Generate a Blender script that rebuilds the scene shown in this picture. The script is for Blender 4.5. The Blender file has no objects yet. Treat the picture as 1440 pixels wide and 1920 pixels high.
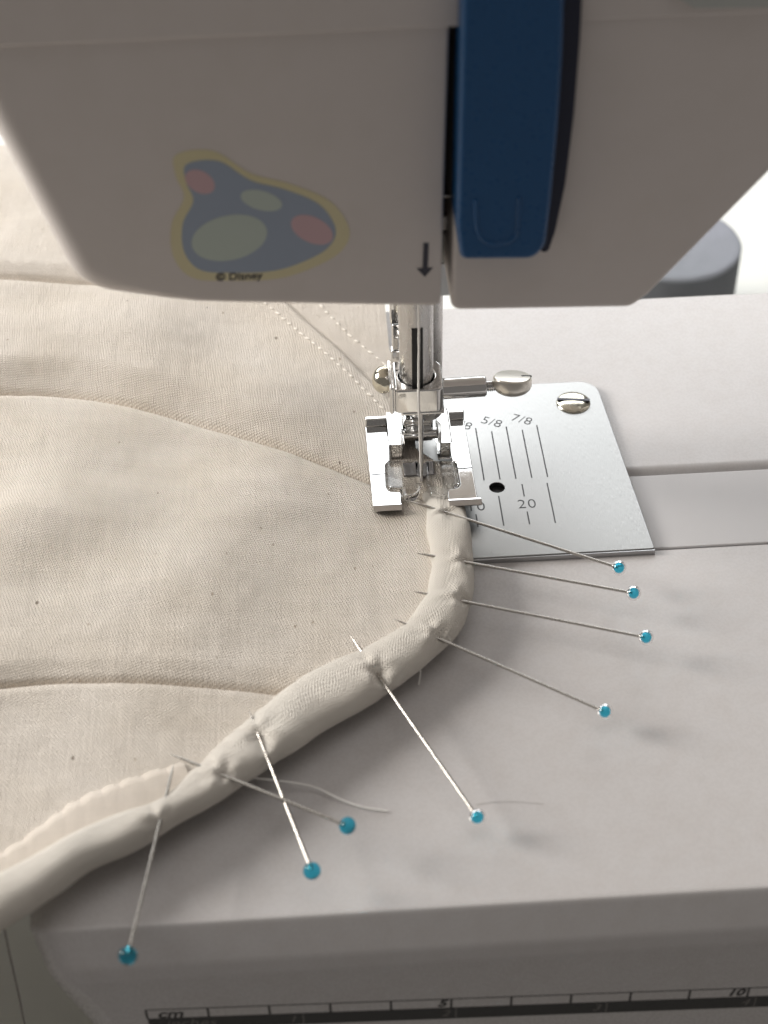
import bpy, bmesh, math, random
import numpy as np
from mathutils import Vector, Matrix, noise
random.seed(4)
scene = bpy.context.scene
COL = scene.collection
scene.unit_settings.scale_length = 0.01          # one unit is one centimetre

# ------------------------------------------------------------------ camera
FPX = 2890.0
def rot3(a, b, c):
    ca, sa, cb, sb, cc, sc = math.cos(a), math.sin(a), math.cos(b), math.sin(b), math.cos(c), math.sin(c)
    return (Matrix(((cb, -sb, 0), (sb, cb, 0), (0, 0, 1))) @ Matrix(((1, 0, 0), (0, ca, -sa), (0, sa, ca)))
            @ Matrix(((cc, -sc, 0), (sc, cc, 0), (0, 0, 1))))
CR = rot3(math.radians(47.78166053), math.radians(-2.37397051), math.radians(-1.49317354))
CO = Vector((-1.69940774, -22.83087744, 20.18841668))
cam_d = bpy.data.cameras.new('camera')
cam = bpy.data.objects.new('camera', cam_d); COL.objects.link(cam)
cam.matrix_world = Matrix.Translation(CO) @ CR.to_4x4()
cam_d.sensor_fit = 'HORIZONTAL'; cam_d.sensor_width = 36; cam_d.lens = 36 * FPX / 1440
cam_d.clip_start = 0.5; cam_d.clip_end = 2000
cam_d.dof.use_dof = True; cam_d.dof.focus_distance = 30.0; cam_d.dof.aperture_fstop = 0.26
scene.camera = cam

# measuring helpers: a spot seen in the photograph -> the point of the real plane it lies on
def ray(x, y): return CR @ Vector(((x - 720) / FPX, -(y - 960) / FPX, -1.0))
def at(x, y, z=0.0):
    d = ray(x, y); return CO + d * ((z - CO.z) / d.z)
def aty(x, y, Y):
    d = ray(x, y); return CO + d * ((Y - CO.y) / d.y)

# ------------------------------------------------------------------ world and lamps
w = bpy.data.worlds.new('World'); scene.world = w; w.use_nodes = True
w.node_tree.nodes['Background'].inputs[0].default_value = (1.0, 0.93, 0.87, 1)
w.node_tree.nodes['Background'].inputs[1].default_value = 0.165
def area(name, loc, target, sx, sy, power, colr):
    d = bpy.data.lights.new(name, 'AREA'); d.shape = 'RECTANGLE'; d.size = sx; d.size_y = sy
    d.energy = power; d.color = colr
    o = bpy.data.objects.new(name, d); COL.objects.link(o); o.location = loc
    o.rotation_euler = (Vector(target) - Vector(loc)).to_track_quat('-Z', 'Y').to_euler()
    return o
area('window_light_back', (-12, 80, 50), (0, 0, 0), 120, 62, 88000, (0.96, 0.985, 1.0))
area('window_light_left', (-150, 28, 70), (-2, -3, 0), 60, 60, 320000, (1.0, 0.96, 0.905))
area('overhead_bounce_fill', (-10, 10, 130), (-10, 10, 0), 130, 110, 44000, (1.0, 0.96, 0.92))  # added fill from above, standing in for light bounced off the ceiling
scene.view_settings.view_transform = 'Standard'; scene.view_settings.look = 'None'
scene.view_settings.exposure = 0.0; scene.view_settings.gamma = 1.0
scene.render.engine = 'CYCLES'
scene.cycles.max_bounces = 10; scene.cycles.transmission_bounces = 8
scene.cycles.caustics_refractive = True; scene.cycles.caustics_reflective = False

# ------------------------------------------------------------------ materials
def mat(name, color, rough=0.4, metal=0.0, **kw):
    m = bpy.data.materials.new(name); m.use_nodes = True
    b = m.node_tree.nodes['Principled BSDF']
    b.inputs['Base Color'].default_value = (*color, 1)
    b.inputs['Roughness'].default_value = rough; b.inputs['Metallic'].default_value = metal
    for k, v in kw.items():
        b.inputs[k.replace('_', ' ')].default_value = v
    return m
def nodes(m): return m.node_tree.nodes, m.node_tree.links, m.node_tree.nodes['Principled BSDF']
def add_noise(m, scale, bump=0.0, dist=0.02, rough=None, colvar=None, detail=4, stretch=None):
    N, L, b = nodes(m)
    tc = N.new('ShaderNodeTexCoord'); mp = N.new('ShaderNodeMapping'); L.new(tc.outputs['Object'], mp.inputs[0])
    if stretch: mp.inputs['Scale'].default_value = stretch
    n = N.new('ShaderNodeTexNoise'); n.inputs['Scale'].default_value = scale; n.inputs['Detail'].default_value = detail
    L.new(mp.outputs[0], n.inputs['Vector'])
    if bump:
        bp = N.new('ShaderNodeBump'); bp.inputs['Strength'].default_value = bump; bp.inputs['Distance'].default_value = dist
        L.new(n.outputs[0], bp.inputs['Height']); L.new(bp.outputs[0], b.inputs['Normal'])
    if rough:
        mr = N.new('ShaderNodeMapRange'); mr.inputs[1].default_value = .3; mr.inputs[2].default_value = .7
        mr.inputs[3].default_value, mr.inputs[4].default_value = rough
        L.new(n.outputs[0], mr.inputs[0]); L.new(mr.outputs[0], b.inputs['Roughness'])
    if colvar:
        mx = N.new('ShaderNodeMix'); mx.data_type = 'RGBA'
        mx.inputs[6].default_value = b.inputs['Base Color'].default_value; mx.inputs[7].default_value = (*colvar, 1)
        n2 = N.new('ShaderNodeTexNoise'); n2.inputs['Scale'].default_value = scale * .13; n2.inputs['Detail'].default_value = 5
        L.new(tc.outputs['Object'], n2.inputs['Vector'])
        mr2 = N.new('ShaderNodeMapRange'); mr2.inputs[1].default_value = .4; mr2.inputs[2].default_value = .75
        L.new(n2.outputs[0], mr2.inputs[0]); L.new(mr2.outputs[0], mx.inputs[0]); L.new(mx.outputs[2], b.inputs['Base Color'])
    return m
M = {}
M['plastic'] = add_noise(mat('white_plastic', (0.70, 0.65, 0.625), 0.34), 14, .12, .01, (.3, .42), (.68, .63, .60))
M['bed'] = add_noise(mat('bed_plastic', (0.60, 0.58, 0.575), 0.28), 20, .05, .012, (.24, .31), (.575, .55, .54))
for k_ in ('bed', 'strip'):
    if k_ in M: M[k_].node_tree.nodes['Principled BSDF'].inputs['Specular IOR Level'].default_value = .3
M['strip'] = add_noise(mat('textured_plastic', (0.59, 0.575, 0.575), 0.42), 30, .30, .01, (.36, .5), stretch=(1, 2, 1))
M['strip'].node_tree.nodes['Principled BSDF'].inputs['Specular IOR Level'].default_value = .3
M['chrome'] = add_noise(mat('chrome', (0.78, 0.78, 0.775), 0.06, 1.0), 5, .05, .02, (.03, .09))
M['steel'] = add_noise(mat('satin_steel', (0.62, 0.61, 0.60), 0.26, 1.0), 9, 0, .01, (.2, .34), stretch=(1, 1, .3))
M['plate'] = add_noise(mat('brushed_plate', (0.34, 0.34, 0.335), 0.33, 1.0, Anisotropic=0.6), 26, .10, .006, (.27, .42), stretch=(5, .35, 1))
M['plate_edge'] = mat('plate_edge_steel', (0.45, 0.45, 0.46), 0.3, 1.0)
M['brass'] = add_noise(mat('nickel_screw', (0.74, 0.71, 0.60), 0.14, 1.0), 8, .08, .02, (.1, .2))
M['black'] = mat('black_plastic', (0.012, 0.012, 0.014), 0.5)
M['blue'] = add_noise(mat('blue_plastic', (0.009, 0.08, 0.22), 0.25), 12, .1, .01, (.26, .36))
M['navy'] = mat('gap_shade_navy', (0.008, 0.012, 0.035), 0.4)  # shade of the gap beside the lever, given as a colour
M['ink'] = mat('grey_ink', (0.075, 0.075, 0.08), 0.6)
M['blackink'] = mat('black_ink', (0.012, 0.011, 0.011), 0.45)
M['greyink'] = mat('pale_grey_ink', (0.16, 0.15, 0.14), 0.5)
M['clear'] = mat('clear_plastic', (0.96, 0.96, 0.96), 0.03, 0, Transmission_Weight=1.0, IOR=1.46)
M['bead'] = mat('turquoise_glass', (0.06, 0.55, 0.78), 0.04, 0, Transmission_Weight=1.0, IOR=1.36)
M['pin'] = add_noise(mat('pin_steel', (0.50, 0.475, 0.44), 0.26, 1.0), 6, .05, .01, (.2, .34))
M['thread'] = mat('white_thread', (0.9, 0.88, 0.85), 0.8, 0, Subsurface_Weight=0.6, Subsurface_Radius=(.05, .05, .05))
M['hair'] = mat('grey_fibre', (0.30, 0.28, 0.26), 0.8)
M['table'] = add_noise(mat('white_table', (0.78, 0.79, 0.75), 0.45), 3, .05, .02, (.4, .5), (.74, .75, .71))
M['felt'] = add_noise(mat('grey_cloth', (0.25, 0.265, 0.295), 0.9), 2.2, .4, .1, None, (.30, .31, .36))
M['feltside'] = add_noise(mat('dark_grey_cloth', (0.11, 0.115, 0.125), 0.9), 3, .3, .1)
M['yellow'] = add_noise(mat('sticker_yellow', (0.70, 0.64, 0.42), 0.4), 5, 0, 0, (.36, .44), (.68, .62, .38))
M['sblue'] = mat('sticker_blue', (0.34, 0.40, 0.50), 0.4)
M['sgreen'] = mat('sticker_green', (0.52, 0.59, 0.54), 0.4)
M['spink'] = mat('sticker_pink', (0.62, 0.43, 0.46), 0.4)
M['sdark'] = mat('sticker_dark', (0.05, 0.05, 0.07), 0.4)

def cloth(name, color, color2, pitch, ang, strength, flecks=True, slub=.75, chk=.6, tone=.8):
    m = mat(name, color, 0.88); N, L, b = nodes(m)
    b.inputs['Specular IOR Level'].default_value = 0.15
    b.inputs['Sheen Weight'].default_value = 0.12
    uv = N.new('ShaderNodeUVMap')
    nd = N.new('ShaderNodeTexNoise'); nd.inputs['Scale'].default_value = 2.0; nd.inputs['Detail'].default_value = 3
    L.new(uv.outputs[0], nd.inputs['Vector'])
    sub = N.new('ShaderNodeVectorMath'); sub.operation = 'SUBTRACT'; sub.inputs[1].default_value = (.5, .5, .5)
    L.new(nd.outputs['Color'], sub.inputs[0])
    scl = N.new('ShaderNodeVectorMath'); scl.operation = 'SCALE'; scl.inputs['Scale'].default_value = 0.10
    L.new(sub.outputs[0], scl.inputs[0])
    ad = N.new('ShaderNodeVectorMath'); L.new(uv.outputs[0], ad.inputs[0]); L.new(scl.outputs[0], ad.inputs[1])
    mp = N.new('ShaderNodeMapping'); mp.inputs['Rotation'].default_value = (0, 0, math.radians(ang))
    k = math.pi / pitch
    mp.inputs['Scale'].default_value = (k, k, 1); L.new(ad.outputs[0], mp.inputs[0])
    sp = N.new('ShaderNodeSeparateXYZ'); L.new(mp.outputs[0], sp.inputs[0])
    def mt(op, a, bb=None):
        n = N.new('ShaderNodeMath'); n.operation = op
        for i, v in enumerate((a, bb)):
            if v is None: continue
            if isinstance(v, (int, float)): n.inputs[i].default_value = v
            else: L.new(v, n.inputs[i])
        return n.outputs[0]
    sx, sy = mt('SINE', sp.outputs[0]), mt('SINE', sp.outputs[1])
    weave = mt('MULTIPLY', sx, sy)                       # over / under checker
    rib = mt('ADD', mt('ABSOLUTE', sx), mt('ABSOLUTE', sy))
    hgt = mt('ADD', mt('MULTIPLY', weave, chk), mt('MULTIPLY', rib, .5))
    # slubs: long streaks along both thread directions
    for vec in ((.25, 6, 1), (6, .25, 1)):
        m2 = N.new('ShaderNodeMapping'); m2.inputs['Rotation'].default_value = (0, 0, math.radians(ang)); m2.inputs['Scale'].default_value = vec
        L.new(uv.outputs[0], m2.inputs[0])
        ns = N.new('ShaderNodeTexNoise'); ns.inputs['Scale'].default_value = 2.6; ns.inputs['Detail'].default_value = 3
        L.new(m2.outputs[0], ns.inputs['Vector'])
        hgt = mt('ADD', hgt, mt('MULTIPLY', ns.outputs[0], slub))
    nb = N.new('ShaderNodeTexNoise'); nb.inputs['Scale'].default_value = 45; nb.inputs['Detail'].default_value = 3
    L.new(uv.outputs[0], nb.inputs['Vector'])
    hgt = mt('ADD', hgt, mt('MULTIPLY', nb.outputs[0], .9))
    bp = N.new('ShaderNodeBump'); bp.inputs['Strength'].default_value = strength; bp.inputs['Distance'].default_value = 0.024
    L.new(hgt, bp.inputs['Height']); L.new(bp.outputs[0], b.inputs['Normal'])
    n3 = N.new('ShaderNodeTexNoise'); n3.inputs['Scale'].default_value = .55; n3.inputs['Detail'].default_value = 4
    L.new(uv.outputs[0], n3.inputs['Vector'])
    mx = N.new('ShaderNodeMix'); mx.data_type = 'RGBA'
    mx.inputs[6].default_value = (*color, 1); mx.inputs[7].default_value = (*color2, 1)
    mr = N.new('ShaderNodeMapRange'); mr.inputs[1].default_value = .38; mr.inputs[2].default_value = .66
    L.new(n3.outputs[0], mr.inputs[0]); L.new(mr.outputs[0], mx.inputs[0])
    out = mx.outputs[2]
    # thread to thread tone
    m4 = N.new('ShaderNodeMix'); m4.data_type = 'RGBA'; m4.blend_type = 'MULTIPLY'; m4.inputs[0].default_value = tone
    rr = N.new('ShaderNodeMapRange'); rr.inputs[1].default_value = -.2; rr.inputs[2].default_value = 3.4; rr.inputs[3].default_value = .55; rr.inputs[4].default_value = 1.2
    L.new(hgt, rr.inputs[0]); L.new(out, m4.inputs[6]); L.new(rr.outputs[0], m4.inputs[7]); out = m4.outputs[2]
    if flecks:                                           # husk flecks of unbleached cotton
        for sc_, thr, amt, fc in ((1.5, .055, .8, (.16, .12, .08)), (3.4, .09, .6, (.30, .22, .14))):
            mv = N.new('ShaderNodeMapping'); mv.inputs['Scale'].default_value = (1.0, .6, 1); mv.inputs['Rotation'].default_value = (0, 0, ang * .02)
            L.new(ad.outputs[0], mv.inputs[0])
            v = N.new('ShaderNodeTexVoronoi'); v.inputs['Scale'].default_value = sc_
            L.new(mv.outputs[0], v.inputs['Vector'])
            sepc = N.new('ShaderNodeSeparateColor'); L.new(v.outputs['Color'], sepc.inputs[0])
            lim = mt('MULTIPLY', mt('POWER', sepc.outputs[0], 1.4), thr)
            f = mt('MULTIPLY', mt('LESS_THAN', v.outputs['Distance'], lim), amt)
            mf = N.new('ShaderNodeMix'); mf.data_type = 'RGBA'; mf.inputs[7].default_value = (*fc, 1)
            L.new(f, mf.inputs[0]); L.new(out, mf.inputs[6]); out = mf.outputs[2]
    L.new(out, b.inputs['Base Color'])
    return m
M['cloth'] = [cloth('natural_cotton_%s' % n, (.805, .735, .655), (.755, .68, .59), .036, a, .85) for n, a in
              (('a', 8), ('b', 24), ('c', 38), ('d', 12), ('e', 2))]
M['binding'] = cloth('binding_cotton', (.87, .82, .74), (.84, .78, .70), .036, 38, 1.0, False, .3, .25, .3)
M['raw'] = cloth('raw_edge_cotton', (.70, .63, .555), (.66, .59, .51), .03, 20, .45, False)

# ------------------------------------------------------------------ mesh helpers
def tag(o, label=None, cat=None, group=None, kind=None):
    if label: o['label'] = label
    if cat: o['category'] = cat
    if group: o['group'] = group
    if kind: o['kind'] = kind
    return o
def empty(name, loc, **kw):
    o = bpy.data.objects.new(name, None); o.empty_display_size = .5; COL.objects.link(o); o.location = loc
    return tag(o, **kw)
def link(name, me, m, parent=None, smooth=True):
    if m is not None: me.materials.append(m)
    if smooth:
        for p in me.polygons: p.use_smooth = True
    o = bpy.data.objects.new(name, me); COL.objects.link(o)
    if parent is not None:
        o.parent = parent
        if parent.parent is None: o.matrix_parent_inverse = Matrix.Translation(parent.location).inverted()
    return o
def obj(name, bm, m, parent=None, smooth=True, sharp=50, wn=True):
    bmesh.ops.recalc_face_normals(bm, faces=bm.faces)
    me = bpy.data.meshes.new(name); bm.to_mesh(me); bm.free()
    o = link(name, me, m, parent, smooth)
    if smooth and sharp:
        me.set_sharp_from_angle(angle=math.radians(sharp))
        if wn:
            md = o.modifiers.new('weighted', 'WEIGHTED_NORMAL'); md.keep_sharp = True; md.weight = 80
    return o
def add_box(bm, lo, hi, bevel=0.0, seg=3, mtx=None):
    r = bmesh.ops.create_cube(bm, size=1)
    vs = r['verts']; lo = Vector(lo); hi = Vector(hi)
    for v in vs: v.co = Vector([(lo[i] + hi[i]) / 2 + v.co[i] * (hi[i] - lo[i]) for i in range(3)])
    if bevel:
        es = list({e for v in vs for e in v.link_edges})
        rr = bmesh.ops.bevel(bm, geom=es, offset=bevel, segments=seg, affect='EDGES', profile=.5)
        vs = list({v for f in rr['faces'] for v in f.verts} | {v for v in vs if v.is_valid})
    if mtx is not None:
        for v in vs: v.co = mtx @ v.co
def box(lo, hi, bevel=0.0, seg=3, mtx=None):
    bm = bmesh.new(); add_box(bm, lo, hi, bevel, seg, mtx); return bm
def add_lathe(bm, prof, origin, axis, seg=32):
    """prof: list of (distance along axis, radius)"""
    axis = Vector(axis).normalized(); u = axis.orthogonal().normalized(); v = axis.cross(u); o = Vector(origin)
    rings = []
    for d, r in prof:
        if r < 1e-6: rings.append([bm.verts.new(o + axis * d)]); continue
        rings.append([bm.verts.new(o + axis * d + (u * math.cos(t) + v * math.sin(t)) * r) for t in (2 * math.pi * i / seg for i in range(seg))])
    for a, b in zip(rings, rings[1:]):
        for i in range(seg):
            j = (i + 1) % seg
            if len(a) == 1 and len(b) == 1: continue
            if len(a) == 1: bm.faces.new((a[0], b[j], b[i]))
            elif len(b) == 1: bm.faces.new((a[i], a[j], b[0]))
            else: bm.faces.new((a[i], a[j], b[j], b[i]))
    for rg in (rings[0], rings[-1]):
        if len(rg) > 2: bm.faces.new(rg)
def lathe(prof, origin, axis, seg=32):
    bm = bmesh.new(); add_lathe(bm, prof, origin, axis, seg); return bm
def add_tube(bm, pts, r, seg=8, cap=True):
    pts = [Vector(p) for p in pts]; n = len(pts)
    rad = r if isinstance(r, (list, tuple)) else [r] * n
    up = None; rings = []
    for i, p in enumerate(pts):
        t = (pts[min(i + 1, n - 1)] - pts[max(i - 1, 0)]).normalized()
        if up is None: up = t.orthogonal().normalized()
        up = (up - t * up.dot(t)).normalized(); v = t.cross(up)
        rings.append([bm.verts.new(p + (up * math.cos(a) + v * math.sin(a)) * rad[i]) for a in (2 * math.pi * k / seg for k in range(seg))])
    for a, b in zip(rings, rings[1:]):
        for i in range(seg):
            j = (i + 1) % seg; bm.faces.new((a[i], a[j], b[j], b[i]))
    if cap: bm.faces.new(rings[0]); bm.faces.new(rings[-1])
def tube(pts, r, seg=8):
    bm = bmesh.new(); add_tube(bm, pts, r, seg); return bm
def smooth_path(pts, n):
    """Catmull-Rom through the points"""
    P = [np.array(p, float) for p in pts]; P = [2 * P[0] - P[1]] + P + [2 * P[-1] - P[-2]]
    out = []
    m = len(P) - 3
    for i in range(m):
        p0, p1, p2, p3 = P[i:i + 4]
        for k in range(n):
            t = k / n
            out.append(.5 * ((2 * p1) + (-p0 + p2) * t + (2 * p0 - 5 * p1 + 4 * p2 - p3) * t * t + (-p0 + 3 * p1 - 3 * p2 + p3) * t ** 3))
    out.append(P[-2]); return out
def round_poly(pts, radii, seg=6):
    """round the corners of a closed 2D polygon"""
    n = len(pts); out = []
    if not isinstance(radii, (list, tuple)): radii = [radii] * n
    for i in range(n):
        p = Vector(pts[i]); a = Vector(pts[i - 1]) - p; b = Vector(pts[(i + 1) % n]) - p; r = radii[i]
        la, lb = a.length, b.length; a.normalize(); b.normalize()
        ang = a.angle(b)
        if r <= 0 or ang > 3.1: out.append(tuple(p)); continue
        d = min(r / math.tan(ang / 2), la * .49, lb * .49); r = d * math.tan(ang / 2)
        c = p + (a + b).normalized() * (r / math.sin(ang / 2))
        v0 = p + a * d - c; v1 = p + b * d - c
        s = v0.angle_signed(v1)
        for k in range(seg + 1):
            t = -s * k / seg
            out.append(tuple(c + Vector((v0.x * math.cos(t) - v0.y * math.sin(t), v0.x * math.sin(t) + v0.y * math.cos(t)))))
    return out
def shape_mesh(outlines, thick, bevel=0.0, bseg=3):
    """flat shape with holes -> solid mesh, z from 0 to thick"""
    cu = bpy.data.curves.new('shape', 'CURVE'); cu.dimensions = '2D'; cu.fill_mode = 'BOTH'
    for ol in outlines:
        sp = cu.splines.new('POLY'); sp.points.add(len(ol) - 1); sp.use_cyclic_u = True
        for i, (x, y) in enumerate(ol): sp.points[i].co = (x, y, 0, 1)
    cu.extrude = thick / 2 - bevel; cu.bevel_depth = bevel; cu.bevel_resolution = bseg; cu.offset = -bevel
    o = bpy.data.objects.new('shape', cu); COL.objects.link(o)
    me = bpy.data.meshes.new_from_object(o.evaluated_get(bpy.context.evaluated_depsgraph_get()))
    bpy.data.objects.remove(o); bpy.data.curves.remove(cu)
    me.materials.clear()
    bm = bmesh.new(); bm.from_mesh(me); bpy.data.meshes.remove(me)
    bmesh.ops.remove_doubles(bm, verts=bm.verts, dist=1e-5)
    for v in bm.verts: v.co.z += thick / 2
    return bm
FONT = None
def text_bm(bm, s, size, mtx, thick=0.002, shear=0.0, bold=0.0, spacing=1.0):
    cu = bpy.data.curves.new('lettering', 'FONT'); cu.body = s; cu.size = size; cu.align_x = 'CENTER'; cu.align_y = 'CENTER'
    cu.extrude = thick; cu.shear = shear; cu.offset = bold; cu.space_character = spacing
    o = bpy.data.objects.new('lettering', cu); COL.objects.link(o)
    me = bpy.data.meshes.new_from_object(o.evaluated_get(bpy.context.evaluated_depsgraph_get()))
    me.transform(mtx); bm.from_mesh(me)
    bpy.data.objects.remove(o); bpy.data.curves.remove(cu); bpy.data.meshes.remove(me)
def add_bar(bm, a, b, wd, z0, z1):
    """flat printed line between two 2D points"""
    a = Vector(a); b = Vector(b); d = (b - a).normalized(); n = Vector((-d.y, d.x)) * wd / 2
    q = [a + n, a - n, b - n, b + n]
    lo = [bm.verts.new((p.x, p.y, z0)) for p in q]; hi = [bm.verts.new((p.x, p.y, z1)) for p in q]
    bm.faces.new(hi); bm.faces.new(lo[::-1])
    for i in range(4): bm.faces.new((lo[i], lo[(i + 1) % 4], hi[(i + 1) % 4], hi[i]))
XZ = Matrix(((1, 0, 0, 0), (0, 0, -1, 0), (0, 1, 0, 0), (0, 0, 0, 1)))     # flat shape (x,y,t) -> upright (x,-t,y)
def upright(bm, yback):
    """flat shape drawn in x/z, thickness towards the viewer (-y), its back at yback"""
    bm.transform(Matrix.Translation((0, yback, 0)) @ XZ); return bm

# ================================================================== TABLE
ZB = -0.12                                             # top of the machine bed
ZT = -9.0
table = obj('table', box((-60, -13, ZT - 3), (60, 60, ZT), .4), M['table'])
tag(table, 'broad white tabletop lying below and behind the sewing machine', 'table')

# ================================================================== SEWING MACHINE
machine = empty('sewing_machine', (0, 0, ZT), label='white sewing machine with a blue lever, chrome presser foot and printed ruler on its front', cat='sewing machine')
YF = -9.90
# --- bed: rear half, narrow bobbin strip, front extension tray
bx0, bx1 = -6.85, 13.2
s1, s2 = at(1190, 890, ZB).y, at(1230, 1029, ZB).y
yb = at(1330, 546, ZB).y
bm = box((bx0, s1 + .02, -8.2), (13.2, yb, ZB), .25, 4)
add_box(bm, (13.2, -7, -8.9), (19.5, yb - .3, 20), .8, 4)
obj('bed', bm, M['bed'], machine)
obj('bobbin_cover', box((bx0, s2 + .02, -1.6), (13.2, s1 - .02, ZB - .012), .035, 2), M['strip'], machine)
# front tray: rounded front edge, sloping left end
bm = bmesh.new()
cr = .42
def face_y(z): return YF + .1 * (ZB - cr - z) / (8.2 + ZB - cr)
prof = [(s2 - .02, ZB - .03), (s2 - .05, ZB), (-9.42, ZB), (-9.475, ZB - .008), (-9.52, ZB - .035), (-9.555, ZB - .09), (-9.60, ZB - .18), (-9.70, ZB - .38),
        (-9.79, ZB - .56), (-9.845, ZB - .70), (-9.88, ZB - .86), (-9.895, ZB - 1.0), (face_y(-1.3), -1.3), (YF + .1, -8.2), (s2 - .02, -8.2)]
stations = []
e = .6
for k in range(9):
    t = math.radians(90 * k / 8)                       # 0 = end face, 90 = full section
    sh = e * (1 - math.sin(t)); dx = e * (1 - math.cos(t))
    ring = []
    for (y, z) in prof:
        f = (z + 8.2) / 8.1
        ring.append((bx0 + (1 - f) * 2.3 + dx, y + (sh if y < -9 else 0), z - (sh if z > -2 else 0)))
    stations.append(ring)
stations.append([(13.2, y, z) for y, z in prof])
vs = [[bm.verts.new(c) for c in r] for r in stations]
for a, b in zip(vs, vs[1:]):
    for i in range(len(prof)):
        j = (i + 1) % len(prof); bm.faces.new((a[i], a[j], b[j], b[i]))
bm.faces.new(vs[0]); bm.faces.new(vs[-1])
tray = obj('extension_tray', bm, M['bed'], machine, sharp=50)
# printed ruler on the tray front
r0 = aty(273, 1893, face_y(-2.6)); r1 = aty(1405, 1852, face_y(-2.6))
ux = (r1.x - r0.x) / 10.0
zt = (r0.z + r1.z) / 2
bm = bmesh.new()
x0, xe = r0.x, 13.0
hcm = .27; hin = .34
add_bar(bm, (x0 - .015, zt), (xe, zt), .022, 0, .002)
for k in range(0, 19):
    add_bar(bm, (x0 + k * ux, zt - .012), (x0 + k * ux, zt - hcm), .035, 0, .003)
text_bm(bm, 'cm', .34, Matrix.Translation((x0 + .36, zt - .15, 0)), .002, .25, .008)
for n, k in (('5', 5), ('10', 10), ('15', 15)):
    text_bm(bm, n, .28, Matrix.Translation((x0 + k * ux - (.15 if k < 10 else .21), zt - .135, 0)), .002, .25, .01)
add_bar(bm, (x0, zt - hcm - hin / 2), (xe, zt - hcm - hin / 2), hin, 0, .004)
tilt = Matrix.Rotation(math.atan2(.1, 7.7), 4, 'X')
def on_front(b_):
    for v in b_.verts: z_ = v.co.y + (v.co.x - (r0.x + r1.x) / 2) * (r1.z - r0.z) / (r1.x - r0.x); v.co = Vector((v.co.x, face_y(z_) - .002 - v.co.z, z_))
    return b_
obj('ruler_print', on_front(bm), M['blackink'], tray, smooth=False)
bm = bmesh.new()
text_bm(bm, 'inches', .32, Matrix.Translation((x0 + .66, zt - hcm - .17, .004)), .002, .25)
for k in range(1, 8):
    b2 = bmesh.new(); text_bm(b2, str(k), .28, Matrix.Translation((x0 + k * 2.54 * ux - .17, zt - hcm - .17, .004)), .002, .25)
    add_bar(b2, (x0 + k * 2.54 * ux, zt - hcm - .02), (x0 + k * 2.54 * ux, zt - hcm - hin + .02), .02, .004, .006)
    obj('inch_numeral', on_front(b2), M['greyink'], tray, smooth=False)
obj('inch_print', on_front(bm), M['greyink'], tray, smooth=False)

# --- needle plate
ptr = at(1122, 712); pbr = at(1228, 1028); pbl = at(893, 1047)
outline = round_poly([(-3.4, 3.22), (3.98, 3.22), (pbr.x, pbr.y), (-3.4, pbl.y)], [.3, .42, .06, .1], 8)
hole_c = at(932, 914)
circ = lambda c, r, n=32: [(c[0] + r * math.cos(2 * math.pi * i / n), c[1] + r * math.sin(2 * math.pi * i / n)) for i in range(n)]
bm = shape_mesh([outline, circ(hole_c, .152)], .115, .012, 2); bm.transform(Matrix.Translation((0, 0, -.115)))
plate = obj('needle_plate', bm, M['plate'], machine, sharp=50)
obj('plate_edge', box((-3.4, pbl.y - .035, ZB - .01), (pbr.x + .005, pbl.y + .012, -.018), .012, 2, None), M['plate_edge'], plate)
obj('plate_hole', lathe([(0, .16), (.01, .16)], (hole_c.x, hole_c.y, -.118), (0, 0, 1), 24), M['black'], plate, smooth=False)
bm = bmesh.new()
lw = .026
off = .3132
ya, yb_, yc, yd, ye = 1.824, 1.691, .176, -.003, -1.177
for k in range(2, 8):
    x = k * .3175 + off
    add_bar(bm, (x, ya if k % 2 else yb_), (x, yc), lw, .0015, .003)
x = 2.5; add_bar(bm, (x, yd), (x, ye), lw, .0015, .003)
x = 1.5; add_bar(bm, (x, at(840 + 229 / 2.4, 680 + 600 / 2.4).y), (x, ye), lw, .0015, .003)
for x in (1.0, 2.0):
    add_bar(bm, (x, yd), (x, at(840 + 343 / 2.4, 680 + 602 / 2.4).y), lw, .0015, .003)
    add_bar(bm, (x, at(840 + 357 / 2.4, 680 + 670 / 2.4).y), (x, ye), lw, .0015, .003)
    c = at(840 + 355 / 2.4, 680 + 637 / 2.4)
    text_bm(bm, '%d' % round(x * 10), .36, Matrix.Translation((c.x - 2.0 + x, c.y, .0022)), .0008, 0, -.004, 1.1)
c5 = at(840 + 196 / 2.4, 680 + 268 / 2.4); c7 = at(840 + 331 / 2.4, 680 + 257 / 2.4)
dx = c7.x - c5.x
for i, s in enumerate(('3/8', '5/8', '7/8')):
    p = (c5.x + (i - 1) * dx, c5.y + (i - 1) * (c7.y - c5.y), .0022)
    text_bm(bm, s, .34, Matrix.Translation(p) @ Matrix.Rotation(math.radians(-27), 4, 'Z') , .0008, 0, -.004, 1.05)
obj('plate_markings', bm, M['ink'], plate, smooth=False)
sc = at(1075, 754, .02)
bm = lathe([(-.05, .36), (.0, .36), (.03, .35), (.06, .30), (.085, .2), (.095, 0)], (sc.x, sc.y, 0), (0, 0, 1), 40)
screw = obj('plate_screw', bm, M['brass'], plate, sharp=50)
obj('screw_slot', box((-.34, -.035, .055), (.34, .035, .102), 0, 1, Matrix.Translation((sc.x, sc.y, 0)) @ Matrix.Rotation(math.radians(-8), 4, 'Z')), M['sdark'], screw, smooth=False)

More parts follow.
